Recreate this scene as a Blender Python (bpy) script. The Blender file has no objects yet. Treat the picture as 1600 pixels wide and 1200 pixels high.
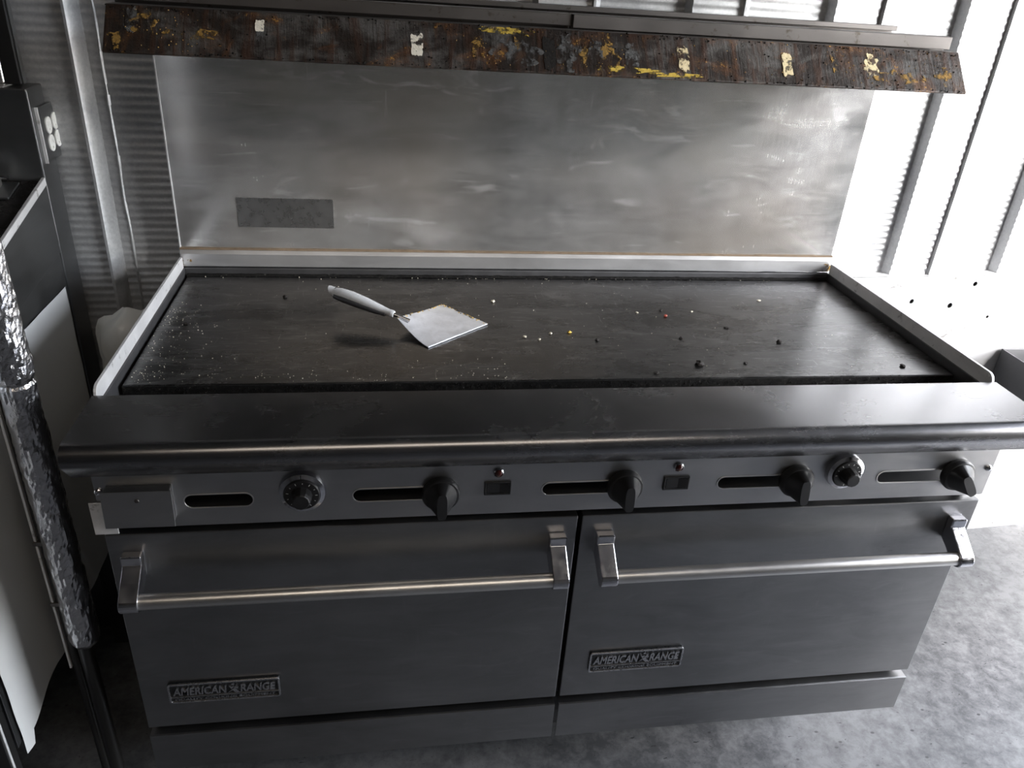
import bpy, bmesh, math, random
from mathutils import Vector, Matrix, noise
rnd = random.Random(7)
S = bpy.context.scene
COL = S.collection

# ------------------------------------------------------------------ camera
cd = bpy.data.cameras.new('camera'); cam = bpy.data.objects.new('camera', cd); COL.objects.link(cam)
cam.location = (-0.32258, -1.04470, 1.54194)
cam.rotation_euler = tuple(math.radians(a) for a in (61.85764, -3.56299, -8.27457))
cd.sensor_fit = 'HORIZONTAL'; cd.sensor_width = 36.0; cd.lens = 1230.48 / 1600 * 36
cd.clip_start = 0.02
S.camera = cam

# ------------------------------------------------------------------ world, daylight, exposure
w = bpy.data.worlds.new('world'); S.world = w; w.use_nodes = True
wn = w.node_tree.nodes; wl = w.node_tree.links
bg = wn['Background']
sky = wn.new('ShaderNodeTexSky'); sky.sky_type = 'NISHITA'; sky.sun_disc = False
sky.sun_elevation = math.radians(48); sky.sun_rotation = math.radians(150)
sky.air_density = 1.0; sky.dust_density = 2.5; sky.ozone_density = 1.0
hs = wn.new('ShaderNodeHueSaturation'); hs.inputs['Saturation'].default_value = .38
wl.new(sky.outputs[0], hs.inputs['Color']); wl.new(hs.outputs[0], bg.inputs[0]); bg.inputs[1].default_value = 2.6
FLOOR = -0.05
DOOR_X, DOOR_Y0, DOOR_Y1 = 2.25, -1.10, .40          # the big open doorway on the right
# portal over the doorway: guides sampling of the sky outside, gives off no light of its own
pd = bpy.data.lights.new('doorway_portal', 'AREA'); pd.shape = 'RECTANGLE'; pd.size = 3.2; pd.size_y = 2.45
pd.cycles.is_portal = True
po = bpy.data.objects.new('doorway_portal', pd); COL.objects.link(po)
po.location = (DOOR_X + .02, (DOOR_Y0 + DOOR_Y1) / 2, 1.13); po.rotation_euler = (0, math.radians(90), 0)
pd.size, pd.size_y = 2.36, DOOR_Y1 - DOOR_Y0
# low sun slanting in through the doorway
sd_ = bpy.data.lights.new('sun', 'SUN'); sd_.energy = 2.0; sd_.angle = math.radians(4); sd_.color = (1, .96, .90)
so = bpy.data.objects.new('sun', sd_); COL.objects.link(so)
so.rotation_euler = Vector((-math.cos(math.radians(30)), math.sin(math.radians(30)), -math.tan(math.radians(20)))).to_track_quat('-Z', 'Y').to_euler()
S.view_settings.view_transform = 'Standard'; S.view_settings.look = 'None'
S.view_settings.gamma = 1.0; S.view_settings.use_curve_mapping = False
S.view_settings.exposure = 0.7

# ------------------------------------------------------------------ material helpers
def nt(name):
    m = bpy.data.materials.new(name); m.use_nodes = True
    n = m.node_tree.nodes; l = m.node_tree.links
    return m, n, l, n['Principled BSDF']

def texco(n, l, scale=(1, 1, 1), rot=(0, 0, 0)):
    tc = n.new('ShaderNodeTexCoord'); mp = n.new('ShaderNodeMapping')
    l.new(tc.outputs['Object'], mp.inputs[0]); mp.inputs['Scale'].default_value = scale; mp.inputs['Rotation'].default_value = rot
    return mp.outputs[0]

def noise_n(n, l, vec, scale=5, detail=4, rough=.55, dist=0):
    t = n.new('ShaderNodeTexNoise'); l.new(vec, t.inputs['Vector'])
    t.inputs['Scale'].default_value = scale; t.inputs['Detail'].default_value = detail
    t.inputs['Roughness'].default_value = rough; t.inputs['Distortion'].default_value = dist
    return t.outputs['Fac']

def ramp(n, l, fac, stops, interp='LINEAR'):
    r = n.new('ShaderNodeValToRGB'); r.color_ramp.interpolation = interp
    e = r.color_ramp.elements
    while len(e) < len(stops): e.new(.5)
    for i, (p, c) in enumerate(stops):
        e[i].position = p
        e[i].color = (c, c, c, 1) if isinstance(c, (int, float)) else (*c, 1)
    l.new(fac, r.inputs[0])
    return r.outputs[0]

def mixc(n, l, fac, a, b, mode='MIX'):
    m = n.new('ShaderNodeMix'); m.data_type = 'RGBA'; m.blend_type = mode
    for sock, v in ((m.inputs[0], fac), (m.inputs[6], a), (m.inputs[7], b)):
        if isinstance(v, (int, float)): sock.default_value = v
        elif isinstance(v, tuple): sock.default_value = (*v, 1)
        else: l.new(v, sock)
    return m.outputs[2]

def math_n(n, l, op, a, b):
    m = n.new('ShaderNodeMath'); m.operation = op
    for s, v in ((m.inputs[0], a), (m.inputs[1], b)):
        if isinstance(v, (int, float)): s.default_value = v
        else: l.new(v, s)
    return m.outputs[0]

def bump(n, l, b, h, strength=.2, dist=.002):
    bp = n.new('ShaderNodeBump'); bp.inputs['Strength'].default_value = strength; bp.inputs['Distance'].default_value = dist
    l.new(h, bp.inputs['Height']); l.new(bp.outputs[0], b.inputs['Normal'])

def steel(name, col=(.46, .46, .47), rough=(.24, .42), grain=(3, 90, 90), smudge=3.0, tint=None, bstr=.06, dirt=0.0, metal=1.0, cvar=(.82, 1.12), scratch=0.0, gamp=.12):
    """brushed stainless: grain stretched along one axis, cloudy wiping marks in the gloss"""
    m, n, l, b = nt(name)
    v = texco(n, l); g = noise_n(n, l, texco(n, l, grain), 8, 3, .6)
    c = noise_n(n, l, v, smudge, 6, .62, .4)
    wipe = noise_n(n, l, texco(n, l, (1.2, 1, 4.5), (0, .5, 0)), 4, 5, .65, 1.2)
    cc = math_n(n, l, 'ADD', math_n(n, l, 'MULTIPLY', c, .6), math_n(n, l, 'MULTIPLY', wipe, .4))
    r = ramp(n, l, cc, [(.32, rough[0]), (.68, rough[1])])
    gr = math_n(n, l, 'ADD', r, math_n(n, l, 'MULTIPLY', math_n(n, l, 'SUBTRACT', g, .5), gamp))
    l.new(gr, b.inputs['Roughness'])
    base = mixc(n, l, ramp(n, l, cc, [(.3, 0), (.7, 1)]), tuple(x * cvar[0] for x in col), tuple(min(1, x * cvar[1]) for x in col))
    if tint:
        base = mixc(n, l, ramp(n, l, noise_n(n, l, v, 1.7, 3), [(.45, 0), (.75, .6)]), base, tint)
    if scratch:
        for (sc_, ro, sz, lo) in (((3, 3, 60), (0, .9, 0), 3.2, .66), ((3, 3, 70), (0, -.5, 0), 2.6, .67), ((60, 3, 3), (0, .15, 0), 3.0, .67), ((1.4, 1, 5), (0, .7, 0), 5.5, .60)):
            q = noise_n(n, l, texco(n, l, sc_, ro), sz, 3, .6, .9)
            base = mixc(n, l, ramp(n, l, q, [(lo, 0), (lo + .12, scratch)]), base, tuple(min(1, x * 1.9) for x in col))
    if dirt:
        d = noise_n(n, l, v, 38, 5, .7)
        base = mixc(n, l, ramp(n, l, d, [(.60, 0), (.70, dirt)]), base, (.05, .035, .02))
    l.new(base, b.inputs['Base Color']); b.inputs['Metallic'].default_value = metal
    bump(n, l, b, g, bstr, .001)
    return m

def plain(name, col, rough=.5, metal=0.0, spec=.5, var=.25, scale=20, bstr=.1):
    m, n, l, b = nt(name)
    f = noise_n(n, l, texco(n, l), scale, 5, .6)
    l.new(mixc(n, l, f, tuple(c * (1 - var) for c in col), tuple(min(1, c * (1 + var)) for c in col)), b.inputs['Base Color'])
    l.new(ramp(n, l, f, [(.3, max(.03, rough - .08)), (.7, min(1, rough + .08))]), b.inputs['Roughness'])
    b.inputs['Metallic'].default_value = metal; b.inputs['Specular IOR Level'].default_value = spec
    if bstr: bump(n, l, b, f, bstr, .001)
    return m

M = {}
M['steel'] = steel('brushed_steel', (.44, .44, .455), (.25, .40))
M['splash'] = steel('splash_steel', (.55, .55, .55), (.15, .28), (60, 60, 2.5), 3.8, (.58, .50, .415), .003, 0, .76, (.55, 1.35), .55)
M['ledge'] = steel('ledge_steel', (.22, .22, .228), (.21, .31), (1.2, 120, 120), 4, bstr=.003, gamp=.03)
M['door'] = steel('door_steel', (.255, .255, .259), (.28, .38), (2, 110, 110), 2.2, cvar=(.75, 1.2), scratch=.12)
M['panel'] = steel('panel_steel', (.44, .44, .445), (.28, .40), (2, 110, 110), 3.0)
M['lowrail'] = steel('splash_rail_steel', (.60, .60, .61), (.30, .42), (2, 90, 90), 5, bstr=.02, metal=.8)
M['rail'] = steel('rail_steel', (.15, .14, .135), (.42, .58), (3, 90, 90), 6, dirt=.7)
M['chrome'] = plain('polished_chrome', (.62, .62, .65), .16, 1, .5, .08, 60, .02)
M['tube'] = steel('tube_steel', (.62, .61, .60), (.30, .38), (2, 150, 150), 5, bstr=.003, gamp=.03)
M['side'] = steel('side_splash_steel', (.78, .78, .79), (.42, .6), (40, 3, 40), 14, None, .05, .55, .55)
M['dark'] = plain('dark_cavity_steel', (.03, .03, .032), .6, .3)
M['carcass'] = plain('carcass_steel', (.10, .10, .105), .5, .8)
M['black'] = plain('black_plastic', (.010, .010, .011), .42, 0, .35, .3, 90, .05)
M['rubber'] = plain('black_rubber', (.015, .015, .015), .6)
M['white_plastic'] = plain('white_receptacle_plastic', (.82, .82, .80), .35, 0, .5, .03)
M['amber'] = plain('dark_lens', (.05, .008, .006), .15, 0, .6, .1)
M['ink'] = plain('white_dial_ink', (.55, .55, .55), .5)
M['char'] = plain('burnt_food', (.012, .009, .008), .7, 0, .3, .5, 300, .3)
M['yolk'] = plain('yellow_food', (.55, .36, .06), .5, 0, .4, .3, 200)
M['pale'] = plain('pale_food', (.62, .58, .48), .6, 0, .4, .2, 200)
M['red_food'] = plain('red_food', (.30, .05, .03), .5, 0, .4, .3, 200)
M['film'] = plain('protective_film', (.60, .61, .61), .38, 0, .5, .04, 5, .08)
M['stationsteel'] = steel('station_steel', (.25, .255, .262), (.3, .42), (90, 3, 90), 3)  # plain darker grey brushed steel for the left station
M['blacktop'] = plain('black_worktop', (.012, .011, .011), .28, 0, .5, .3, 40, .05)
M['blackpaint'] = plain('black_painted_metal', (.012, .012, .012), .35, 0, .5, .2, 40, .03)
M['badge'] = plain('badge_black_enamel', (.008, .009, .010), .3, 0, .5, .2, 90, .02)
M['badge_metal'] = plain('badge_relief_metal', (.50, .50, .52), .3, 1, .5, .15, 120, .02)
M['patch'] = plain('dark_cleaned_patch', (.30, .30, .30), .30, .85, .5, .12, 60, .005)
M['room'] = plain('grey_room_paint', (.05, .05, .052), .6, 0, .4, .1, 3)
M['yard'] = plain('sunlit_yard_concrete', (.62, .60, .56), .9, 0, .2, .1, 2)

def galv():
    m, n, l, b = nt('galvanised_sheet')
    v = texco(n, l)
    sp = n.new('ShaderNodeTexVoronoi'); l.new(v, sp.inputs['Vector']); sp.inputs['Scale'].default_value = 130
    c = noise_n(n, l, v, 6, 6, .65, .5); f = noise_n(n, l, v, 160, 3, .6)
    k = math_n(n, l, 'ADD', math_n(n, l, 'MULTIPLY', c, .65), math_n(n, l, 'MULTIPLY', f, .35))
    l.new(mixc(n, l, ramp(n, l, k, [(.35, 0), (.65, 1)]), (.32, .325, .335), (.50, .505, .51)), b.inputs['Base Color'])
    b.inputs['Metallic'].default_value = .5
    l.new(ramp(n, l, k, [(.3, .30), (.7, .50)]), b.inputs['Roughness'])
    bump(n, l, b, math_n(n, l, 'ADD', f, math_n(n, l, 'MULTIPLY', c, 2)), .12, .002)
    return m
M['galv'] = galv()

def knee():
    m, n, l, b = nt('stained_white_metal_sheet')
    v = texco(n, l); c = noise_n(n, l, v, 9, 6, .7, .6); d = noise_n(n, l, v, 28, 5, .7, 1)
    base = mixc(n, l, c, (.34, .345, .355), (.48, .48, .485))
    base = mixc(n, l, ramp(n, l, d, [(.62, 0), (.70, .9)]), base, (.10, .095, .09))
    l.new(base, b.inputs['Base Color']); b.inputs['Metallic'].default_value = .55
    l.new(ramp(n, l, c, [(.3, .35), (.7, .55)]), b.inputs['Roughness'])
    bump(n, l, b, c, .1, .004)
    return m
M['knee'] = knee()

def concrete():
    m, n, l, b = nt('worn_concrete_floor')
    v = texco(n, l); c = noise_n(n, l, v, 2.2, 7, .65, .4); f = noise_n(n, l, v, 30, 7, .72, .25)
    k = math_n(n, l, 'ADD', math_n(n, l, 'MULTIPLY', c, .5), math_n(n, l, 'MULTIPLY', f, .5))
    base = mixc(n, l, ramp(n, l, k, [(.42, 0), (.58, 1)]), (.055, .057, .061), (.135, .137, .143))
    s = noise_n(n, l, texco(n, l, (1, 3, 1), (0, 0, .7)), 60, 3, .6, .5)
    base = mixc(n, l, ramp(n, l, s, [(.66, 0), (.71, .9)]), base, (.02, .02, .022))
    l.new(base, b.inputs['Base Color'])
    vo = n.new('ShaderNodeTexVoronoi'); l.new(texco(n, l, (1, 1.6, 1), (0, 0, .5)), vo.inputs['Vector']); vo.inputs['Scale'].default_value = 21
    base = mixc(n, l, math_n(n, l, 'MULTIPLY', ramp(n, l, vo.outputs['Distance'], [(.07, 1), (.13, 0)]), ramp(n, l, noise_n(n, l, v, 9, 2), [(.52, 0), (.56, .8)])), base, (.02, .02, .022))
    l.new(base, b.inputs['Base Color'])
    l.new(ramp(n, l, k, [(.3, .35), (.7, .6)]), b.inputs['Roughness'])
    bump(n, l, b, f, .07, .002)
    return m
M['floor'] = concrete()

def griddle_mat():
    m, n, l, b = nt('seasoned_griddle_steel')
    v = texco(n, l)
    c = noise_n(n, l, texco(n, l, (1, 2.2, 1)), 5, 7, .68, .8)
    st = noise_n(n, l, texco(n, l, (2, 40, 10), (0, 0, .06)), 7, 4, .65, .5)
    st2 = noise_n(n, l, texco(n, l, (5, 60, 10), (0, 0, -.35)), 5, 3, .6, .8)
    base = mixc(n, l, ramp(n, l, c, [(.3, 0), (.72, 1)]), (.035, .035, .036), (.115, .115, .117))
    base = mixc(n, l, ramp(n, l, st, [(.60, 0), (.76, .45)]), base, (.36, .36, .37))
    base = mixc(n, l, ramp(n, l, st2, [(.62, 0), (.74, .6)]), base, (.38, .38, .39))
    st3 = noise_n(n, l, texco(n, l, (50, 6, 10), (0, 0, .55)), 4, 3, .6, 1.2)
    base = mixc(n, l, ramp(n, l, st3, [(.65, 0), (.76, .6)]), base, (.38, .38, .39))
    sm_ = noise_n(n, l, texco(n, l, (1, 3, 1), (0, 0, .1)), 9, 6, .7, 1.0)
    base = mixc(n, l, ramp(n, l, sm_, [(.55, 0), (.72, .5)]), base, (.26, .26, .265))
    l.new(base, b.inputs['Base Color']); b.inputs['Metallic'].default_value = .95
    k = math_n(n, l, 'ADD', math_n(n, l, 'MULTIPLY', c, .82), math_n(n, l, 'MULTIPLY', st, .18))
    l.new(ramp(n, l, k, [(.32, .20), (.68, .36)]), b.inputs['Roughness'])
    bump(n, l, b, math_n(n, l, 'ADD', st, st2), .10, .001)
    return m
M['griddle'] = griddle_mat()

def crust_mat():
    m, n, l, b = nt('black_grease_crust')
    v = texco(n, l); f = noise_n(n, l, v, 170, 5, .75)
    l.new(ramp(n, l, f, [(.45, (.003, .003, .003)), (.64, (.015, .014, .013)), (.72, (.25, .24, .23))]), b.inputs['Base Color'])
    b.inputs['Roughness'].default_value = .85; b.inputs['Specular IOR Level'].default_value = .15
    bump(n, l, b, f, .8, .004)
    return m
M['crust'] = crust_mat()

def grease_mat():
    """baked-on grease: grey steel base, brown-black runs downwards, ochre beads"""
    m, n, l, b = nt('greasy_burnt_steel')
    v = texco(n, l)
    c = noise_n(n, l, texco(n, l, (1, 1, 1.5)), 7, 7, .7, .6)
    run = noise_n(n, l, texco(n, l, (60, 8, 3)), 1, 5, .65, .3)
    f = noise_n(n, l, v, 120, 5, .75); br = noise_n(n, l, v, 11, 6, .7, 1)
    base = mixc(n, l, ramp(n, l, c, [(.40, 0), (.52, 1)]), (.070, .066, .062), (.014, .010, .008))
    base = mixc(n, l, ramp(n, l, run, [(.48, 0), (.62, .85)]), base, (.035, .014, .006))
    base = mixc(n, l, ramp(n, l, br, [(.52, 0), (.66, .6)]), base, (.11, .045, .015))
    base = mixc(n, l, ramp(n, l, math_n(n, l, 'MULTIPLY', br, f), [(.345, 0), (.40, .9)]), base, (.38, .20, .035))
    l.new(base, b.inputs['Base Color'])
    l.new(ramp(n, l, c, [(.3, .6), (.6, .4)]), b.inputs['Roughness'])
    b.inputs['Metallic'].default_value = .1
    bump(n, l, b, math_n(n, l, 'ADD', f, math_n(n, l, 'MULTIPLY', run, 2)), .45, .003)
    return m
M['grease'] = grease_mat()

def residue(name, c1, c2, lo=.42, hi=.5, scale=150):
    m, n, l, b = nt(name)
    v = texco(n, l); f = noise_n(n, l, v, scale, 4, .7)
    l.new(mixc(n, l, f, c1, c2), b.inputs['Base Color']); b.inputs['Roughness'].default_value = .75; b.inputs['Specular IOR Level'].default_value = .2
    l.new(ramp(n, l, noise_n(n, l, v, scale * .35, 4, .7), [(lo, 0), (hi, 1)]), b.inputs['Alpha'])
    bump(n, l, b, f, .6, .002)
    return m
M['res_white'] = residue('pale_residue', (.55, .50, .40), (.92, .88, .78), .38, .46)
M['res_cream'] = residue('cream_residue', (.40, .33, .18), (.72, .62, .42), .44, .54)
M['res_yellow'] = residue('yellow_residue', (.26, .17, .02), (.58, .43, .09), .47, .55)
M['res_ochre'] = residue('ochre_residue', (.12, .062, .016), (.32, .20, .055), .50, .58)
M['res_grey'] = residue('bare_metal_scrape', (.05, .05, .05), (.12, .12, .12), .46, .58)
M['res_black'] = residue('black_tape_mark', (.006, .005, .005), (.016, .014, .012), .05, .1)

def foil_mat():
    m, n, l, b = nt('crumpled_foil')
    v = texco(n, l); f = noise_n(n, l, v, 60, 4, .6, .5)
    b.inputs['Base Color'].default_value = (.55, .55, .57, 1); b.inputs['Metallic'].default_value = 1
    b.inputs['Roughness'].default_value = .25
    bump(n, l, b, f, .5, .004)
    return m
M['foil'] = foil_mat()

def bag_mat():
    m, n, l, b = nt('milky_plastic_bag')
    f = noise_n(n, l, texco(n, l), 24, 4)
    l.new(mixc(n, l, f, (.70, .71, .68), (.88, .88, .85)), b.inputs['Base Color'])
    b.inputs['Roughness'].default_value = .28; b.inputs['Transmission Weight'].default_value = .25
    bump(n, l, b, f, .4, .004)
    return m
M['bag'] = bag_mat()

# ------------------------------------------------------------------ mesh helpers
class MB:
    def __init__(s): s.bm = bmesh.new()
    def box(s, x0, x1, y0, y1, z0, z1):
        v = [s.bm.verts.new(p) for p in ((x0, y0, z0), (x1, y0, z0), (x1, y1, z0), (x0, y1, z0), (x0, y0, z1), (x1, y0, z1), (x1, y1, z1), (x0, y1, z1))]
        for f in ((3, 2, 1, 0), (4, 5, 6, 7), (0, 1, 5, 4), (1, 2, 6, 5), (2, 3, 7, 6), (3, 0, 4, 7)): s.bm.faces.new([v[i] for i in f])
        return s
    def prism(s, pts, axis, a, b):
        """polygon pts in the two other axes (cyclic order x,y,z minus axis), swept along axis a..b"""
        def P(p, t):
            q = [p[0], p[1]]; q.insert(axis, t); return q
        A = [s.bm.verts.new(P(p, a)) for p in pts]; B = [s.bm.verts.new(P(p, b)) for p in pts]
        k = len(pts)
        s.bm.faces.new(A); s.bm.faces.new(B[::-1])
        for i in range(k): s.bm.faces.new((A[i], A[(i + 1) % k], B[(i + 1) % k], B[i]))
        return s
    def lathe(s, prof, origin, axis='Y-', seg=40, cap=True):
        """prof: (radius, height) list; axis Y- : height grows towards -y, Z: upwards, X: +x"""
        rings = []
        for r, h in prof:
            ring = []
            for i in range(seg):
                a = 2 * math.pi * i / seg; c, d = r * math.cos(a), r * math.sin(a)
                p = {'Y-': (c, -h, d), 'Z': (c, d, h), 'X': (h, c, d)}[axis]
                ring.append(s.bm.verts.new(tuple(p[j] + origin[j] for j in range(3))))
            rings.append(ring)
        for A, B in zip(rings, rings[1:]):
            for i in range(seg): s.bm.faces.new((A[i], A[(i + 1) % seg], B[(i + 1) % seg], B[i]))
        if cap: s.bm.faces.new(rings[0]); s.bm.faces.new(rings[-1])
        return s
    def tube(s, p0, p1, r, seg=24):
        p0 = Vector(p0); p1 = Vector(p1); d = (p1 - p0).normalized()
        u = d.orthogonal().normalized(); w_ = d.cross(u)
        A = []; B = []
        for i in range(seg):
            a = 2 * math.pi * i / seg; o = (u * math.cos(a) + w_ * math.sin(a)) * r
            A.append(s.bm.verts.new(p0 + o)); B.append(s.bm.verts.new(p1 + o))
        for i in range(seg): s.bm.faces.new((A[i], A[(i + 1) % seg], B[(i + 1) % seg], B[i]))
        s.bm.faces.new(A); s.bm.faces.new(B)
        return s
    def grid(s, nu, nv, fn):
        V = [[s.bm.verts.new(fn(i / nu, j / nv)) for j in range(nv + 1)] for i in range(nu + 1)]
        for i in range(nu):
            for j in range(nv): s.bm.faces.new((V[i][j], V[i + 1][j], V[i + 1][j + 1], V[i][j + 1]))
        return s
    def build(s, name, mat, parent=None, bevel=0, smooth=False, seg=2, off=None, recalc=True):
        if recalc: bmesh.ops.recalc_face_normals(s.bm, faces=s.bm.faces)
        me = bpy.data.meshes.new(name); s.bm.to_mesh(me); s.bm.free()
        return link(name, me, mat, parent, bevel, smooth, seg, off)

def link(name, me, mat, parent=None, bevel=0, smooth=False, seg=2, off=None):
    o = bpy.data.objects.new(name, me); COL.objects.link(o)
    if mat is not None: me.materials.clear(); me.materials.append(M[mat] if isinstance(mat, str) else mat)
    if smooth:
        me.polygons.foreach_set('use_smooth', [True] * len(me.polygons))
        me.set_sharp_from_angle(angle=math.radians(38))
    if bevel:
        b = o.modifiers.new('bevel', 'BEVEL'); b.width = bevel; b.segments = seg; b.limit_method = 'ANGLE'; b.angle_limit = math.radians(35)
    if parent is not None:
        o.parent = parent
        if off is not None: o.location = off
        elif parent.type == 'EMPTY' and not parent.get('local'): o.location = -Vector(parent.location)
    elif off is not None: o.location = off
    return o

def thing(name, label, cat, loc, group=None, local=False):
    o = bpy.data.objects.new(name, None); COL.objects.link(o); o.location = loc; o.empty_display_size = .05
    o['label'] = label; o['category'] = cat
    if group: o['group'] = group
    if local: o['local'] = True
    return o

def tag(o, label, cat, group=None):
    o['label'] = label; o['category'] = cat
    if group: o['group'] = group
    return o

def struct(o): o['kind'] = 'structure'; return o

def slab2d(outer, holes, thick, place):
    """flat plate with holes: closed 2D outlines filled by a curve, thickened; place(u,v,w)->xyz"""
    cu = bpy.data.curves.new('tmp', 'CURVE'); cu.dimensions = '2D'; cu.fill_mode = 'BOTH'; cu.extrude = thick / 2
    for loop in [outer] + holes:
        sp = cu.splines.new('POLY'); sp.points.add(len(loop) - 1); sp.use_cyclic_u = True
        for p, q in zip(sp.points, loop): p.co = (q[0], q[1], 0, 1)
    ob = bpy.data.objects.new('tmp', cu); COL.objects.link(ob)
    dg = bpy.context.evaluated_depsgraph_get(); dg.update()
    me = bpy.data.meshes.new_from_object(ob.evaluated_get(dg))
    bpy.data.objects.remove(ob); bpy.data.curves.remove(cu)
    mb = MB(); mb.bm.from_mesh(me); bpy.data.meshes.remove(me)
    for v in mb.bm.verts: v.co = place(v.co.x, v.co.y, v.co.z)
    bmesh.ops.remove_doubles(mb.bm, verts=mb.bm.verts, dist=1e-6)
    return mb

def rect(x0, x1, z0, z1): return [(x0, z0), (x1, z0), (x1, z1), (x0, z1)]
def stadium(x0, x1, z0, z1, k=10):
    r = (z1 - z0) / 2; zc = (z0 + z1) / 2; P = []
    for i in range(k + 1): a = -math.pi / 2 + math.pi * i / k; P.append((x1 - r + r * math.cos(a), zc + r * math.sin(a)))
    for i in range(k + 1): a = math.pi / 2 + math.pi * i / k; P.append((x0 + r + r * math.cos(a), zc + r * math.sin(a)))
    return P
def rrect(x0, x1, z0, z1, r, k=5):
    P = []
    for cx, cz, a0 in ((x1 - r, z0 + r, -90), (x1 - r, z1 - r, 0), (x0 + r, z1 - r, 90), (x0 + r, z0 + r, 180)):
        for i in range(k + 1): a = math.radians(a0 + 90 * i / k); P.append((cx + r * math.cos(a), cz + r * math.sin(a)))
    return P
def circ(x, z, r, k=24): return [(x + r * math.cos(2 * math.pi * i / k), z + r * math.sin(2 * math.pi * i / k)) for i in range(k)]

def text_mb(body, size, extrude, bold=0.0, sx=1.0, spacing=1.0):
    cu = bpy.data.curves.new('tmp', 'FONT'); cu.body = body; cu.size = size; cu.extrude = extrude; cu.offset = bold
    cu.align_x = 'CENTER'; cu.align_y = 'CENTER'; cu.resolution_u = 3; cu.space_character = spacing
    ob = bpy.data.objects.new('tmp', cu); COL.objects.link(ob)
    dg = bpy.context.evaluated_depsgraph_get(); dg.update()
    me = bpy.data.meshes.new_from_object(ob.evaluated_get(dg))
    bpy.data.objects.remove(ob); bpy.data.curves.remove(cu)
    mb = MB(); mb.bm.from_mesh(me); bpy.data.meshes.remove(me)
    for v in mb.bm.verts: v.co.x *= sx
    return mb

# ================================================================== SETTING
WS = 0.06                               # the back wall stands slightly askew to the range
def wall_y(x): return .722 + WS * (x + .762)

XL, XR, YF, ZC = -2.5, DOOR_X, -3.4, 2.65
struct(MB().box(XL - .1, XR + .05, YF - .1, 1.2, FLOOR - .1, FLOOR).build('floor', 'floor'))
struct(MB().box(XL - .1, XR + .1, YF - .1, 1.2, ZC, ZC + .08).build('ceiling', 'room'))
struct(MB().box(XL - .1, XL, YF - .1, 1.0, FLOOR, ZC).build('wall_left', 'room'))
struct(MB().box(XL, XR + .1, YF - .1, YF, FLOOR, ZC).build('wall_front', 'room'))
mb = MB()                                # right wall: only what is left round the open doorway
mb.box(XR, XR + .1, YF, DOOR_Y0, FLOOR, ZC).box(XR, XR + .1, DOOR_Y0, DOOR_Y1, 2.32, ZC).box(XR, XR + .1, DOOR_Y1, .95, FLOOR, ZC)
struct(mb.build('wall_right', 'room'))
struct(MB().box(XR + .05, 14, -9, 9, FLOOR - .12, FLOOR - .02).build('floor_yard', 'yard'))

# ceiling panel lamp above the cook's side of the room
lamp = thing('ceiling_lamp', 'wide warm panel lamp fixed under the ceiling', 'lamp', (-.1, -1.75, ZC))
MB().box(-1.1, .9, -2.02, -1.38, ZC - .05, ZC).build('housing', 'room', lamp)
lm, ln, ll, lb = nt('warm_lamp_diffuser'); lb.inputs['Emission Color'].default_value = (1, .86, .70, 1); lb.inputs['Emission Strength'].default_value = 2.5
MB().box(-1.08, .88, -2.0, -1.4, ZC - .06, ZC - .051).build('diffuser', lm, lamp)

# back wall: flat backing with ribbed metal sheets in front, each sheet and rib its own piece
mb = MB()
def wp(s, d, z): return (s, wall_y(s) - d, z)
vs = [wp(XL, -.05, FLOOR), wp(XR + .1, -.05, FLOOR), wp(XR + .1, -.05, ZC), wp(XL, -.05, ZC), wp(XL, -.01, FLOOR), wp(XR + .1, -.01, FLOOR), wp(XR + .1, -.01, ZC), wp(XL, -.01, ZC)]
v = [mb.bm.verts.new(p) for p in vs]
for f in ((3, 2, 1, 0), (4, 5, 6, 7), (0, 1, 5, 4), (1, 2, 6, 5), (2, 3, 7, 6), (3, 0, 4, 7)): mb.bm.faces.new([v[i] for i in f])
wall = struct(mb.build('wall_back', 'galv'))
PITCH, RIP = .342, .0165
def strip(name, prof, amp=.0013, z0=FLOOR, z1=ZC):
    """sheet metal strip: prof = (x, depth) polyline towards the room, rippled horizontally; flat: amp only on wide faces"""
    mb = MB(); rows = int((z1 - z0) / RIP * 5)
    lens = [((prof[i + 1][0] - prof[i][0]) ** 2 + (prof[i + 1][1] - prof[i][1]) ** 2) ** .5 for i in range(len(prof) - 1)]
    P = []
    for i, (x, d) in enumerate(prof):
        near = max(lens[i - 1] if i else 0, lens[i] if i < len(lens) else 0)
        P.append((x, d, amp if near > .03 else amp * .15))
    V = []
    for j in range(rows + 1):
        z = z0 + (z1 - z0) * j / rows
        rp = math.sin(2 * math.pi * (z - z0) / RIP)
        rp = rp if rp > -.4 else -.4
        V.append([mb.bm.verts.new(wp(x, d + a * rp + .0015 * noise.noise((x * 6, z * 5, 0)), z)) for x, d, a in P])
    for A, B in zip(V, V[1:]):
        for i in range(len(P) - 1): mb.bm.faces.new((A[i], A[i + 1], B[i + 1], B[i]))
    o = mb.build(name, 'galv', wall, smooth=True, recalc=False)
    return o
k0 = -7
for k in range(k0, 7):
    x0 = .330 + PITCH * k
    xa, xb = x0, x0 + .147
    if xb > XR: break
    # raised rib: left face, flat top, standing seam near its right edge, right face
    strip('wall_rib', [(xa, 0), (xa + .009, .027), (xa + .05, .027), (xa + .09, .027), (xa + .124, .027), (xa + .126, .037), (xa + .131, .037), (xa + .144, .021), (xb, 0)])
    nxt = x0 + PITCH
    strip('wall_sheet', [(xb - .006, .0)] + [(xb + (nxt - xb) * t / 4, .0) for t in range(5)] + [(nxt + .002, 0)])

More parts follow.
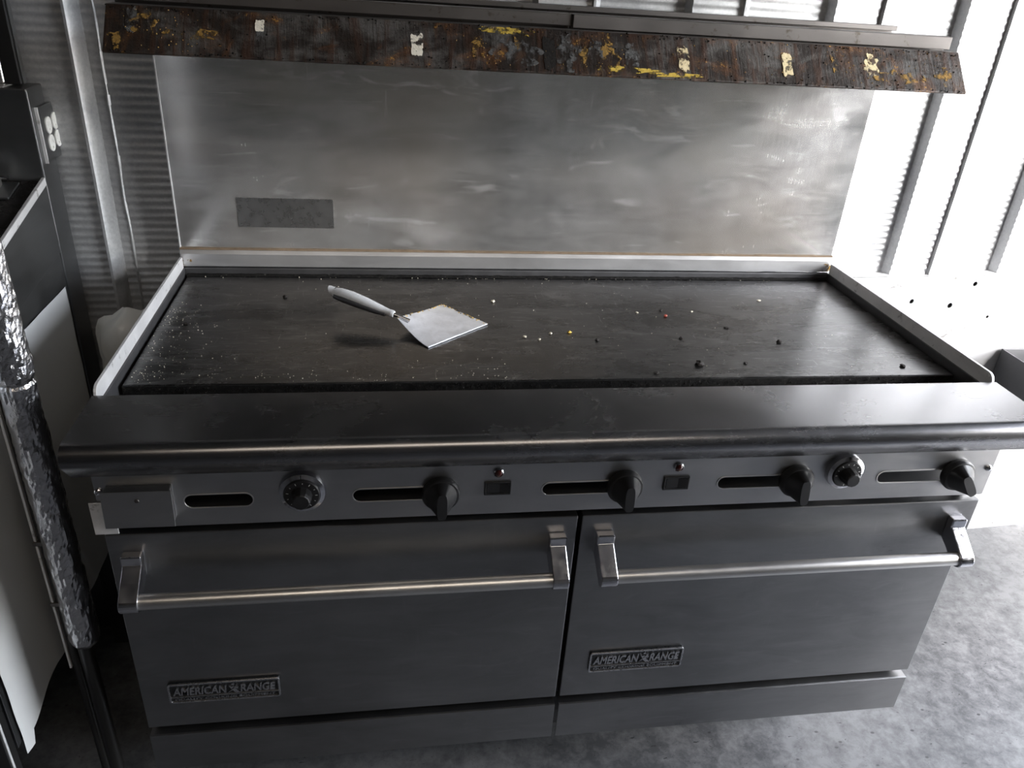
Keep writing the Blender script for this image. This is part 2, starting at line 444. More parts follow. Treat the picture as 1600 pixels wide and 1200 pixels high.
# rough sealant bead on the sheet beside the left-hand rib
mb = MB(); pts = []
for i in range(90):
    z = .3 + i * .02; pts.append((-.868 + .004 * noise.noise((z * 9, 1, 0)), z))
for (x, z), (x2, z2) in zip(pts, pts[1:]):
    r1 = .0026 + .0018 * noise.noise((z * 40, 0, 3)); 
    A = [mb.bm.verts.new(wp(x - r1, .002, z)), mb.bm.verts.new(wp(x, .002 + r1 * .9, z)), mb.bm.verts.new(wp(x + r1, .002, z))]
    B = [mb.bm.verts.new(wp(x2 - r1, .002, z2)), mb.bm.verts.new(wp(x2, .002 + r1 * .9, z2)), mb.bm.verts.new(wp(x2 + r1, .002, z2))]
    mb.bm.faces.new((A[0], A[1], B[1], B[0])); mb.bm.faces.new((A[1], A[2], B[2], B[1]))
mb.build('sealant_bead', 'galv', wall, smooth=True, recalc=False)

# low metal-sheet facing along the foot of the wall, right of the range
KT = .862
mb = MB(); D = .045
outer = [(.80, FLOOR), (XR, FLOOR), (XR, KT), (.80, KT)]
holes = [circ(1.290, .838, .007, 14), circ(1.232, .775, .008, 14), circ(1.105, .790, .007, 14), circ(1.37, .737, .005, 12)]
mb = slab2d(outer, holes, .004, lambda u, v_, w_: Vector((u, wall_y(u) - D + w_, v_)))
kn = struct(mb.build('wall_lower', 'knee'))
mb = MB()
mb.prism([(.80, wall_y(.8) - D - .001), (XR, wall_y(XR) - D - .001), (XR, wall_y(XR)), (.80, wall_y(.8))], 2, KT - .004, KT)
mb.build('top_cap', 'side', kn)
mb = MB()
mb.prism([(.80, wall_y(.8) - D - .006), (XR, wall_y(XR) - D - .006), (XR, wall_y(XR) - D), (.80, wall_y(.8) - D)], 2, .645, .652)
mb.build('fold_line', 'knee', kn)
mb = MB(); mb.prism([(1.878, wall_y(1.878) - D - .004), (1.885, wall_y(1.885) - D - .004), (1.885, wall_y(1.885) - D), (1.878, wall_y(1.878) - D)], 2, FLOOR, .64)
mb.build('joint_strip', 'carcass', kn)
mb = MB()                                # dark sheet standing in for the shade behind the holes
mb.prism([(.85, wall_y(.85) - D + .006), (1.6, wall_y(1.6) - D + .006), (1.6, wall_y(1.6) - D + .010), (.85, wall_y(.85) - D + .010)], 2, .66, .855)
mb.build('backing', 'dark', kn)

# ================================================================== THE RANGE
W = .762
rg = thing('griddle_range', 'wide stainless steel range with flat griddle top, two ovens and greasy high shelf', 'range', (0, .33, FLOOR))
P = lambda mb, name, mat, bevel=.0012, parent=rg, **k: mb.build(name, mat, parent, bevel, **k)
# carcass: side sheets, back, floor, dark front
P(MB().box(-W + .004, -W + .006 + .002, .036, .672, .165, .915), 'side_panel', 'carcass')
P(MB().box(W - .008, W - .004, .036, .672, .165, .915), 'side_panel', 'carcass')
P(MB().box(-W + .008, W - .008, .05, .66, .17, .72), 'oven_body', 'dark')
P(MB().box(-W + .008, W - .008, .66, .672, .165, .915), 'back_panel', 'carcass')
P(MB().box(-W + .01, W - .01, .045, .05, .72, .86), 'burner_box', 'dark')
# legs with feet
for x in (-.66, .66):
    for y in (.20, .58):
        mb = MB().lathe([(.018, FLOOR + .03), (.024, FLOOR + .035), (.024, .172)], (x, y, 0), 'Z', 24)
        o = mb.build('leg', 'carcass', rg, 0, True)
        MB().lathe([(.03, FLOOR), (.03, FLOOR + .012), (.02, FLOOR + .034)], (x, y, 0), 'Z', 24).build('foot', 'rubber', o, 0, True)
P(MB().box(-.70, .70, .14, .62, .015, .168), 'underside_blocker', 'dark', .003)  # added dark box, blocks light passing beneath the range
# kick plates: folded sheets, front and short top flange
for x0, x1 in ((-W, -.004), (.004, W)):
    mb = MB().box(x0, x1, -.0034, -.0010, .160, .253).box(x0, x1, -.0010, .030, .2515, .253)
    P(mb, 'kick_plate', 'door', .0008)
# oven doors: pan with rounded edges
for x0, x1 in ((-W, -.004), (.004, W)):
    P(MB().box(x0, x1, 0, .034, .2723, .717), 'oven_door', 'door', .0018)
# door handles
for xa, xb in (((-.740, -.711), (-.052, -.024)), ((.032, .061), (.711, .738))):
    h = MB().tube((xa[1] - .004, -.050, .6225), (xb[0] + .004, -.050, .6225), .0125, 28).build('door_handle', 'tube', rg, 0, True)
    for b0, b1 in (xa, xb):
        nose = [(-.050 + .0165 * math.cos(a), .6225 + .0165 * math.sin(a)) for a in [math.radians(138 + i * 13) for i in range(11)]]
        prof = [(0, .684), (-.012, .682), (-.0155, .668)] + nose + [(0, .634)]
        MB().prism(prof, 0, b0, b1).build('bracket', 'chrome', h, .0016)
        MB().box(b0 - .001, b1 + .001, -.0165, .0, .664, .684).build('bracket_collar', 'chrome', h, .0022)
        m_ = (b0 + b1) / 2
        q = [(-.0163, .664), (-.0187, .662), (-.0640, .6345), (-.0616, .6345)]
        q = [(-.0162, .661), (-.0180, .662), (-.0628, .6380), (-.0610, .6370)]
# name badges on the doors
def badge(x0, z0, x1, z1):
    cx, cz, wd, ht = (x0 + x1) / 2, (z0 + z1) / 2, x1 - x0, z1 - z0
    pl = lambda u, v_, w_: Vector((u, -.0022 - w_, v_))
    b = slab2d(rrect(x0, x1, z0, z1, .005), [], .004, lambda u, v_, w_: Vector((u, -.002 - w_, v_))).build('name_badge', 'badge', rg)
    rim = slab2d(rrect(x0, x1, z0, z1, .005), [rrect(x0 + .0032, x1 - .0032, z0 + .0028, z1 - .0032, .003)], .0028, lambda u, v_, w_: Vector((u, -.0046 - w_, v_)))
    rim.build('badge_rim', 'badge_metal', b, .0006)
    zl = z0 + .30 * ht
    MB().box(x0 + .003, x1 - .003, -.0056, -.004, zl - .0006, zl + .0006).build('badge_line', 'badge_metal', b)
    def put(tb, name, x, z, shear=.0):
        for v_ in tb.bm.verts:
            u, t, e = v_.co; v_.co = Vector((x + u + shear * t, -.0052 - e, z + t))
        tb.build(name, 'badge_metal', b)
    zc = (zl + z1 - .003) / 2
    def word(body, xa_, xb_, zc_, hgt, ext, bold, sh):
        tb = text_mb(body, .03, ext, bold)
        us = [v_.co.x for v_ in tb.bm.verts]; ts = [v_.co.y for v_ in tb.bm.verts]
        kx = (xb_ - xa_) / (max(us) - min(us)); kz = hgt / (max(ts) - min(ts)); um = (max(us) + min(us)) / 2; tm = (max(ts) + min(ts)) / 2
        for v_ in tb.bm.verts: v_.co.x = (v_.co.x - um) * kx; v_.co.y = (v_.co.y - tm) * kz
        put(tb, 'lettering', (xa_ + xb_) / 2, zc_, sh)
    word('AMERICAN', x0 + wd * .045, x0 + wd * .515, zc - .0008, ht * .40, .0008, .0007, .10)
    word('RANGE', x0 + wd * .645, x0 + wd * .955, zc - .0008, ht * .40, .0008, .0007, .10)
    word('QUALITY COOKING EQUIPMENT', x0 + wd * .05, x0 + wd * .95, (z0 + .003 + zl) / 2 - .0003, ht * .125, .0005, .0002, 0)
    # emblem between the words: a small tossing-chef figure, head, raised arms, crossed base
    ex, e = x0 + wd * .580, ht * .23
    sh = [[(-1.1, -1), (-.2, -.45), (.35, -1), (1.15, -1), (.45, -.35), (.15, .1), (-.35, -.3)],
          [(-.75, .55), (-.35, -.15), (.1, .25), (.0, .55), (-.3, .35)], [(.1, .1), (.75, -.1), (.9, .2), (.35, .45), (.2, .3)]]
    mb = MB()
    for q in sh: mb.prism([(ex + u * e * .9, zc + t * e) for u, t in q], 1, -.0062, -.0042)
    for (u, t, r) in ((-.02, .95, .22), (.55, .65, .14)): mb.prism(circ(ex + u * e, zc + t * e, r * e, 10), 1, -.0062, -.0042)
    mb.build('emblem', 'badge_metal', b)
badge(-.7145, .3375, -.5225, .3845)
badge(.0530, .3395, .2405, .3905)

# control panel with slots
ZS0, ZS1 = .7645, .7890
slots = [(-.636, -.533), (-.380, -.225), (-.072, .085), (.235, .395), (.535, .705)]
holes = [stadium(a, b, ZS0, ZS1) for a, b in slots]
PB = .730
pan = slab2d(rect(-W, W, PB, .865), holes, .002, lambda u, v_, w_: Vector((u, .001 - w_, v_)))
panel = P(pan, 'control_panel', 'panel', .0006)
MB().box(-W, W, .001, .022, PB, PB + .0015).build('lower_flange', 'door', panel)
for a, b in slots:   # rolled rim of each slot
    o_ = stadium(a - .0012, b + .0012, ZS0 - .0012, ZS1 + .0012); i_ = stadium(a + .0006, b - .0006, ZS0 + .0006, ZS1 - .0006)
    slab2d(o_, [i_], .0016, lambda u, v_, w_: Vector((u, -.0004 - w_, v_))).build('slot_rim', 'tube', panel)
# burner knobs: skirt and a tall grip that points down
def knob(x, z, rot, r=.031):
    e = MB().lathe([(r * .96, 0), (r, .003), (r, .010), (r * .93, .014), (r * .70, .016), (r * .62, .020)], (0, 0, 0), 'Y-', 40).build('burner_knob', 'black', rg, 0, True)
    e.location = Vector((x, -.0005, z)) - Vector(rg.location); e.rotation_euler = (0, rot, 0)
    # grip: round foot drawn out into a tall narrow fin
    mb = MB(); K = 28; A = []; B = []; Cc = []
    for i in range(K):
        a = 2 * math.pi * i / K; c, d = math.cos(a), math.sin(a)
        A.append(mb.bm.verts.new((.0275 * c, -.012, .0275 * d)))
        e_ = lambda wx, hz: (math.copysign(abs(c) ** .45, c) * wx, math.copysign(abs(d) ** .7, d) * hz)
        u, t = e_(.0100, .0255); B.append(mb.bm.verts.new((u, -.034, t - .002)))
        u, t = e_(.0080, .0245); Cc.append(mb.bm.verts.new((u, -.0405, t - .003)))
    for P_, Q_ in ((A, B), (B, Cc)):
        for i in range(K): mb.bm.faces.new((P_[i], P_[(i + 1) % K], Q_[(i + 1) % K], Q_[i]))
    mb.bm.faces.new(A); mb.bm.faces.new(Cc)
    mb.build('grip', 'black', e, 0, True, off=(0, 0, 0))
for x, z, r in ((-.240, .779, 0), (.068, .780, -.05), (.377, .780, -.12), (.688, .781, -.6)): knob(x, z, r)
# thermostat dials: chrome bezel, black disc with grip and tick marks
def dial(x, z, rot, r):
    e = MB().lathe([(r, 0), (r, .004), (r * .96, .010), (r * .78, .013), (r * .76, .010)], (0, 0, 0), 'Y-', 48).build('thermostat_dial', 'chrome', rg, 0, True)
    e.location = Vector((x, -.0002, z)) - Vector(rg.location)
    MB().lathe([(r * .77, .004), (r * .77, .013), (r * .72, .016)], (0, 0, 0), 'Y-', 40).build('dial_face', 'black', e, 0, True, off=(0, 0, 0))
    g = MB().lathe([(r * .46, .012), (r * .42, .030), (r * .36, .036)], (0, 0, 0), 'Y-', 12)
    g.build('grip', 'black', e, .0015, off=(0, 0, 0))
    mb = MB()
    for i in range(11):
        a = math.radians(-140 + 28 * i) + rot; mid = Vector((math.sin(a), 0, math.cos(a))); t = Vector((math.cos(a), 0, -math.sin(a)))
        for q in (.61,):
            c = mid * r * q; L = mid * r * .05; T = t * .0005
            if i % 2: L = mid * r * .03
            v_ = [mb.bm.verts.new(c + s1 * L + s2 * T + Vector((0, -.0163, 0))) for s1, s2 in ((-1, -1), (1, -1), (1, 1), (-1, 1))]
            mb.bm.faces.new(v_)
    mb.build('tick_marks', 'ink', e, off=(0, 0, 0), recalc=False)
    MB().box(-.0006, .0006, -.0135, -.0105, r * .80, r * .95).build('index_mark', 'black', e, off=(0, 0, 0))
dial(-.457, .792, .1, .0365)
dial(.464, .796, .8, .0345)
# indicator lamps and rocker switches
for x, z in ((-.147, .8135), (.159, .8135)):
    e = MB().lathe([(.0085, 0), (.0085, .003), (.0070, .0045), (.0060, .003)], (0, 0, 0), 'Y-', 28).build('indicator_lamp', 'chrome', rg, 0, True)
    e.location = Vector((x, -.0002, z)) - Vector(rg.location)
    MB().lathe([(.0062, .001), (.0060, .004), (.0040, .0058), (.0008, .0064)], (0, 0, 0), 'Y-', 24).build('lens', 'amber', e, 0, True, off=(0, 0, 0))
for x0, x1, z0, z1 in ((-.169, -.125, .7705, .7955), (.137, .182, .768, .794)):
    e = slab2d(rect(x0, x1, z0, z1), [rect(x0 + .003, x1 - .003, z0 + .0025, z1 - .0025)], .004, lambda u, v_, w_: Vector((u, -.002 - w_, v_))).build('rocker_switch', 'black', rg, .0006)
    xm = (x0 + x1) / 2 + .003
    MB().prism([(x0 + .004, -.0005), (x1 - .004, -.0005), (x1 - .004, -.0055), (xm, -.0025), (x0 + .004, -.0035)], 2, z0 + .0035, z1 - .0035).build('rocker', 'black', e, .0004)
# panel screws
for x, z in ((.752, .789), (-.756, .800)):
    e = MB().lathe([(.0060, 0), (.0060, .002), (.0035, .0045), (.0008, .0052)], (0, 0, 0), 'Y-', 14).build('screw', 'chrome', rg, 0, True)
    e.location = Vector((x, -.0002, z)) - Vector(rg.location)
# bent cover box over the left end of the panel and the pale tab beside it
cv = MB().prism([(.0, .810), (-.018, .810), (-.0225, .750), (.0, .750)], 0, -.745, -.650)
cover = P(cv, 'cover_box', 'panel', .0014)
MB().prism([(-.0175, .8115), (-.0195, .8115), (-.0240, .748), (-.0220, .748)], 0, -.748, -.647).build('cover_lip', 'panel', cover, .0006)
MB().lathe([(.0035, 0), (.0030, .0015), (.0006, .002)], (-.697, -.0210, .796), 'Y-', 12).build('rivet', 'rail', cover, 0, True)
P(MB().box(-.773, -.738, -.004, -.002, .722, .782), 'side_tab', 'side', .0008)
# front ledge: flat top, rolled nose, inward lower face
nose = [(-.066 + .021 * math.cos(a), .909 + .021 * math.sin(a)) for a in [math.radians(90 + i * 9.5) for i in range(13)]]
pr_ = [(.0655, .930)] + nose + [(-.060, .869), (-.056, .867), (-.054, .869), (-.079, .906)]
inn = [(-.066 + .019 * math.cos(a), .909 + .019 * math.sin(a)) for a in [math.radians(200 - i * 10) for i in range(12)]]
pr_ = [(.0655, .930)] + nose + [(-.0605, .8690), (-.0575, .8672), (-.0565, .8690)] + inn + [(.0655, .928)]
lg = P(MB().prism(pr_, 0, -W, W), 'front_ledge', 'ledge', 0, smooth=True)
MB().box(-W + .004, W - .004, -.050, .062, .866, .872).build('ledge_underside', 'carcass', lg)
for s in (-1, 1):
    ep = [(.064, .929)] + [(y * .99, z - .0004) for y, z in nose[::2]] + [(-.0595, .8695), (.0, .866)]
    x0 = s * W - s * .0004
    MB().prism(ep, 0, x0, x0 - s * .0025).build('end_cap', 'ledge', lg)
# griddle: trough, plate, side splashes
P(MB().box(-.752, .752, .066, .150, .835, .845).box(-.752, .752, .066, .0685, .84, .926), 'grease_trough', 'crust')
gp = P(MB().box(-.748, .748, .1525, .664, .876, .900), 'griddle_plate', 'griddle', .0015)
MB().box(-.748, .748, .1500, .1526, .872, .8985).build('crusted_edge', 'crust', gp)
MB().grid(160, 3, lambda a, b: (-.75 + 1.5 * a, .648 + .018 * b, .9008 + .006 * b * b + .0022 * max(0, noise.noise((a * 130, b * 4, 2))))).build('crusted_back_seam', 'crust', gp, 0, True)
for s in (-1, 1):
    r = .016
    prof = [(.069, .876), (.662, .876), (.662, .939), (.645, .940)] + [(.069 + r - r * math.sin(a), .942 - r + r * math.cos(a)) for a in [math.radians(i * 15) for i in range(7)]]
    x0 = s * .7615
    o = P(MB().prism(prof, 0, x0, x0 - s * .005), 'side_splash', 'side' , .0007)
    o['label'] = 'pale scuffed left side splash' if s < 0 else 'shaded right side splash'
# backsplash and its lower rail
bs = P(MB().box(-W, W, .677, .680, .9155, 1.392), 'backsplash', 'splash', .0008)
MB().box(-W, -W + .0022, .6735, .681, .95, 1.39).build('edge_fold', 'side', bs)
MB().prism([(.6775, .9555), (.672, .953), (.6665, .945), (.6660, .917), (.6775, .917)], 0, -W, W).build('lower_rail', 'lowrail', bs, .0012)
MB().box(-.635, -.434, .6762, .6771, 1.004, 1.068).build('cleaned_patch', 'patch', bs)
mb = MB(); sm = []
for i in range(261):                    # rusty seam line along the rail top
    x = -W + 2 * W * i / 260; 
    g_ = .35 if noise.noise((x * 7, 0, 5)) < -.05 and x > -.25 else 1
    t = (.0011 + .0012 * abs(noise.noise((x * 60, 1, 0)))) * g_
    sm.append((x, t))
V0 = [(mb.bm.verts.new((x, .6772, .9560 + t)), mb.bm.verts.new((x, .6715, .9552 + t)), mb.bm.verts.new((x, .6702, .9535))) for x, t in sm]
for A_, B_ in zip(V0, V0[1:]):
    for i in (0, 1): mb.bm.faces.new((A_[i], A_[i + 1], B_[i + 1], B_[i]))
M['rust'] = plain('thin_rust', (.15, .11, .075), .7, 0, .2, .5, 60)
mb.build('rust_seam', 'rust', bs)
for x in (-W + .012, W - .014):
    mb = MB().prism([(x + .012 * math.cos(a) * (1 + .4 * noise.noise((a, x, 0))), .928 + .011 * math.sin(a) * (1 + .5 * noise.noise((a, x, 4)))) for a in [i * math.pi / 9 for i in range(18)]], 1, .6652, .6662)
    mb.build('rust_spot', 'res_ochre', bs)
# high shelf: tray, sloping greasy front lip, riser behind, two loose rails
sh = P(MB().box(-W, W, .384, .677, 1.377, 1.381), 'high_shelf', 'carcass', .0006)
LY0, LZ0, LY1, LZ1 = .3815, 1.3790, .4380, 1.4440
lip = MB().prism([(LY0, LZ0), (LY0 + .0015, LZ0 - .003), (LY0 + .010, LZ0 - .003), (LY1 + .006, LZ1 - .004), (LY1 + .006, LZ1), (LY1, LZ1)], 0, -W, W).build('front_lip', 'grease', rg, .0008)
MB().box(-W, W, LY1, .480, LZ1 - .003, LZ1).build('shelf_top', 'rail', sh)
MB().box(-W, W, .440, .677, 1.398, 1.402).build('shelf_deck', 'carcass', sh)
P(MB().box(-W, W, .672, .680, 1.392, 1.474).box(-W, W, .655, .672, 1.4645, 1.474), 'top_riser', 'rail', .0012)
P(MB().box(-W, .010, .488, .505, 1.400, 1.4685).box(-W, .010, .470, .488, 1.4665, 1.4685).box(-W, .010, .470, .472, 1.449, 1.4685), 'shelf_rail', 'rail', .0012)
P(MB().box(.013, W - .001, .484, .501, 1.400, 1.4685).box(.013, W - .001, .466, .484, 1.4665, 1.4685).box(.013, W - .001, .466, .468, 1.446, 1.4685), 'shelf_rail', 'rail', .0012)
# residues on the lip: peeled patches and fat, thin pieces lying on the sloping face
def on_lip(x, t, h):
    n_ = Vector((0, -(LZ1 - LZ0), (LY1 - LY0))).normalized()
    return Vector((x, LY0 + (LY1 - LY0) * t, LZ0 + (LZ1 - LZ0) * t)) + n_ * h
def blot(x, t, wx, wt, mat, name='residue_patch', jag=.18, square=True, seed=0, h=.0008):
    mb = MB(); K = 36; V = []; B = []
    for i in range(K):
        a = 2 * math.pi * i / K; c, s_ = math.cos(a), math.sin(a)
        r = 1 / max(abs(c), abs(s_)) if square else 1
        r *= 1 + jag * noise.noise((c * 2.3 + seed, s_ * 2.3, seed * 1.7)) + jag * .6 * noise.noise((c * 8 + seed, s_ * 8, seed))
        q = (x + wx * c * r, min(.985, max(.02, t + wt * s_ * r)))
        V.append(mb.bm.verts.new(on_lip(*q, h))); B.append(mb.bm.verts.new(on_lip(*q, -.0002)))
    mb.bm.faces.new(V)
    for i in range(K): mb.bm.faces.new((V[i], V[(i + 1) % K], B[(i + 1) % K], B[i]))
    return mb.build(name, mat, lip)
BL = [(-.521, .60, .0085, .24, 'res_grey', 0), (-.523, .70, .007, .12, 'res_white', 1), (-.266, .46, .0095, .23, 'res_white', 1), (-.037, .44, .0105, .34, 'res_black', 1),
      (.112, .50, .0125, .26, 'res_grey', 1), (.207, .46, .0105, .27, 'res_cream', 1), (.405, .46, .0095, .26, 'res_cream', 1),
      (.575, .58, .014, .26, 'res_cream', 0), (.675, .50, .012, .22, 'res_grey', 1), (.500, .55, .007, .24, 'res_ochre', 0),
      (-.115, .90, .028, .08, 'res_yellow', 0), (-.075, .86, .018, .07, 'res_yellow', 0), (-.145, .92, .02, .06, 'res_yellow', 0),
      (-.163, .46, .011, .26, 'res_ochre', 0), (.022, .45, .008, .40, 'res_ochre', 0), (.07, .40, .020, .40, 'res_ochre', 0),
      (.10, .15, .055, .06, 'res_yellow', 0), (.185, .08, .05, .05, 'res_yellow', 0), (-.092, .70, .006, .22, 'res_ochre', 0),
      (.63, .30, .06, .16, 'res_ochre', 0), (.72, .35, .02, .25, 'res_ochre', 0), (-.722, .66, .010, .26, 'res_grey', 0), (-.70, .60, .020, .25, 'res_ochre', 0),
      (-.745, .22, .016, .2, 'res_ochre', 0), (-.63, .45, .04, .12, 'res_ochre', 0), (-.10, .42, .05, .30, 'res_grey', 0), (-.005, .45, .020, .40, 'res_grey', 0), (.045, .55, .013, .30, 'res_grey', 0)]
for i, (x, t, a, b, mt, sq) in enumerate(BL): blot(x, t, a, b, mt, 'residue_patch', .25 if sq else .5, bool(sq), i * 3.1 + 1, .0006 + .00012 * (i % 7))
# crusty beads along the lip's edges (uncountable)
mb = MB()
def bead(c, r):
    c = Vector(c); V = [mb.bm.verts.new(c + Vector(d) * r * rnd.uniform(.6, 1.3)) for d in ((1, 0, 0), (-1, 0, 0), (0, 1, 0), (0, -1, 0), (0, 0, 1), (0, 0, -1))]
    for f in ((0, 2, 4), (2, 1, 4), (1, 3, 4), (3, 0, 4), (2, 0, 5), (1, 2, 5), (3, 1, 5), (0, 3, 5)): mb.bm.faces.new([V[i] for i in f])
for i in range(520):
    x = rnd.uniform(-W, W); k = rnd.random()
    if noise.noise((x * 5, 3, 1)) < -.25 and k < .6: continue
    t = rnd.choice([rnd.uniform(-.01, .03), rnd.uniform(.9, 1.0), rnd.uniform(0, 1)])
    bead(on_lip(x, t, .0006), rnd.uniform(.0006, .0020))
o = mb.build('grease_beads', 'crust', lip); o['kind'] = 'stuff'
mb = MB()
for i in range(170):
    x = rnd.choice([rnd.uniform(-.75, -.6), rnd.uniform(-.2, .1), rnd.uniform(.15, .76), rnd.uniform(.5, .76)])
    bead(on_lip(x, rnd.uniform(.05, .95), .0006), rnd.uniform(.0006, .0014))
M['fat'] = plain('browned_fat', (.34, .21, .06), .5, 0, .4, .5, 300)
o = mb.build('fat_specks', 'fat', lip); o['kind'] = 'stuff'

# ================================================================== SPATULA
GZ = .9005
sp = thing('spatula', 'steel griddle turner with light grey handle lying on the griddle', 'spatula', (-.247, .283, GZ))
A, B, C_, D_ = Vector((-.247, .283, GZ)), Vector((-.123, .390, GZ)), Vector((-.209, .484, GZ + .003)), Vector((-.3035, .362, GZ + .0265))
def blade(u, v_):
    # u along A->B, v from the leading edge AB back to DC
    p = A.lerp(B, u).lerp(D_.lerp(C_, u), v_)
    flat = GZ + .0006
    z = flat + (1 - u) ** 1.3 * .0265 * v_ ** 1.7 + u * .003 * v_
    n_ = (D_ - A).lerp(C_ - B, u)
    return Vector((p.x, p.y, z))
mb = MB()
nu, nv = 14, 16
T = [[mb.bm.verts.new(blade(i / nu, j / nv) + Vector((0, 0, .0014))) for j in range(nv + 1)] for i in range(nu + 1)]
U = [[mb.bm.verts.new(blade(i / nu, j / nv)) for j in range(nv + 1)] for i in range(nu + 1)]
for i in range(nu):
    for j in range(nv):
        mb.bm.faces.new((T[i][j], T[i + 1][j], T[i + 1][j + 1], T[i][j + 1])); mb.bm.faces.new((U[i][j], U[i][j + 1], U[i + 1][j + 1], U[i + 1][j]))
for i in range(nu):
    mb.bm.faces.new((T[i][0], U[i][0], U[i + 1][0], T[i + 1][0])); mb.bm.faces.new((T[i][nv], T[i + 1][nv], U[i + 1][nv], U[i][nv]))
for j in range(nv):
    mb.bm.faces.new((T[0][j], T[0][j + 1], U[0][j + 1], U[0][j])); mb.bm.faces.new((T[nu][j], U[nu][j], U[nu][j + 1], T[nu][j + 1]))
M['blade'] = steel('scuffed_blade_steel', (.70, .71, .75), (.34, .5), (30, 30, 30), 30, None, .1, 0, .5, (.7, 1.2), .4)
bl_ = mb.build('blade', 'blade', sp, 0, True)
e0, e1 = A + Vector((.001, .001, .0016)), B + Vector((-.001, -.0005, .0016))
MB().tube(e0 + Vector((-.0008, .0009, .0004)), e1 + Vector((-.0008, .0009, .0002)), .0004, 8).build('edge_bevel', 'blade', bl_)
# neck and handle: lofted sections along a gently curved axis
n0 = Vector((-.3010, .362, GZ + .0275)); h0 = Vector((-.309, .366, GZ + .0325)); h1 = Vector((-.4255, .4235, GZ + .0565))
mb = MB()
mb.tube(n0 + Vector((.022, -.002, -.006)), h0, .0035, 12)
mb.build('neck', 'chrome', sp, 0, True)
ax = (h1 - h0).normalized(); sd = ax.cross(Vector((0, 0, 1))).normalized(); up = sd.cross(ax).normalized()
def loft(sections, seg=20, side=0.0):
    mb = MB(); R = []
    for t, a, b, off in sections:
        c = h0.lerp(h1, t) + up * off - sd * side
        R.append([mb.bm.verts.new(c + sd * (a * math.cos(2 * math.pi * i / seg)) + up * (b * math.copysign(abs(math.sin(2 * math.pi * i / seg)) ** .8, math.sin(2 * math.pi * i / seg)))) for i in range(seg)])
    for P_, Q in zip(R, R[1:]):
        for i in range(seg): mb.bm.faces.new((P_[i], P_[(i + 1) % seg], Q[(i + 1) % seg], Q[i]))
    mb.bm.faces.new(R[0]); mb.bm.faces.new(R[-1])
    return mb
M['grip_grey'] = plain('light_grey_handle_plastic', (.62, .63, .65), .28, 0, .6, .05, 60, .02)
hd = loft([(0, .0065, .0060, 0), (.02, .0075, .0068, 0), (.06, .0075, .0068, 0), (.075, .0068, .0062, 0), (.2, .0088, .0080, .0), (.45, .0112, .0098, .002), (.7, .0122, .0105, .003), (.88, .0118, .0098, .002), (.97, .0105, .0085, .0)]).build('handle', 'grip_grey', sp, 0, True)
# darker lower inlay and the hanging-hole end ring
M['grip_dark'] = plain('dark_handle_inlay', (.05, .05, .055), .35, 0, .5, .1, 60, .02)
loft([(.12, .0068, .0052, -.0034), (.3, .0098, .0066, -.0040), (.55, .0121, .0078, -.0038), (.8, .0126, .0082, -.0036), (.94, .0108, .0066, -.0038)], side=.0024).build('grip_inlay', 'grip_dark', hd, 0, True)
mb = MB(); cE = h0.lerp(h1, .975)
seg = 20
for ra, rb, tt in ((1.0, .78, 0),):
    o1 = []; i1 = []; o2 = []; i2 = []
    for i in range(seg):
        a = 2 * math.pi * i / seg; d = sd * .0108 * math.cos(a) + up * .0092 * math.sin(a)
        lean = ax * (.006 + .007 * math.sin(a))
        o1.append(mb.bm.verts.new(cE + d)); o2.append(mb.bm.verts.new(cE + d * .95 + lean)); i2.append(mb.bm.verts.new(cE + d * .70 + lean)); i1.append(mb.bm.verts.new(cE + d * .66))
    for i in range(seg):
        j = (i + 1) % seg
        for p_, q_ in ((o1, o2), (o2, i2), (i2, i1)): mb.bm.faces.new((p_[i], p_[j], q_[j], q_[i]))
    mb.bm.faces.new(i1)
mb.build('end_ring', 'grip_grey', hd, 0, True)

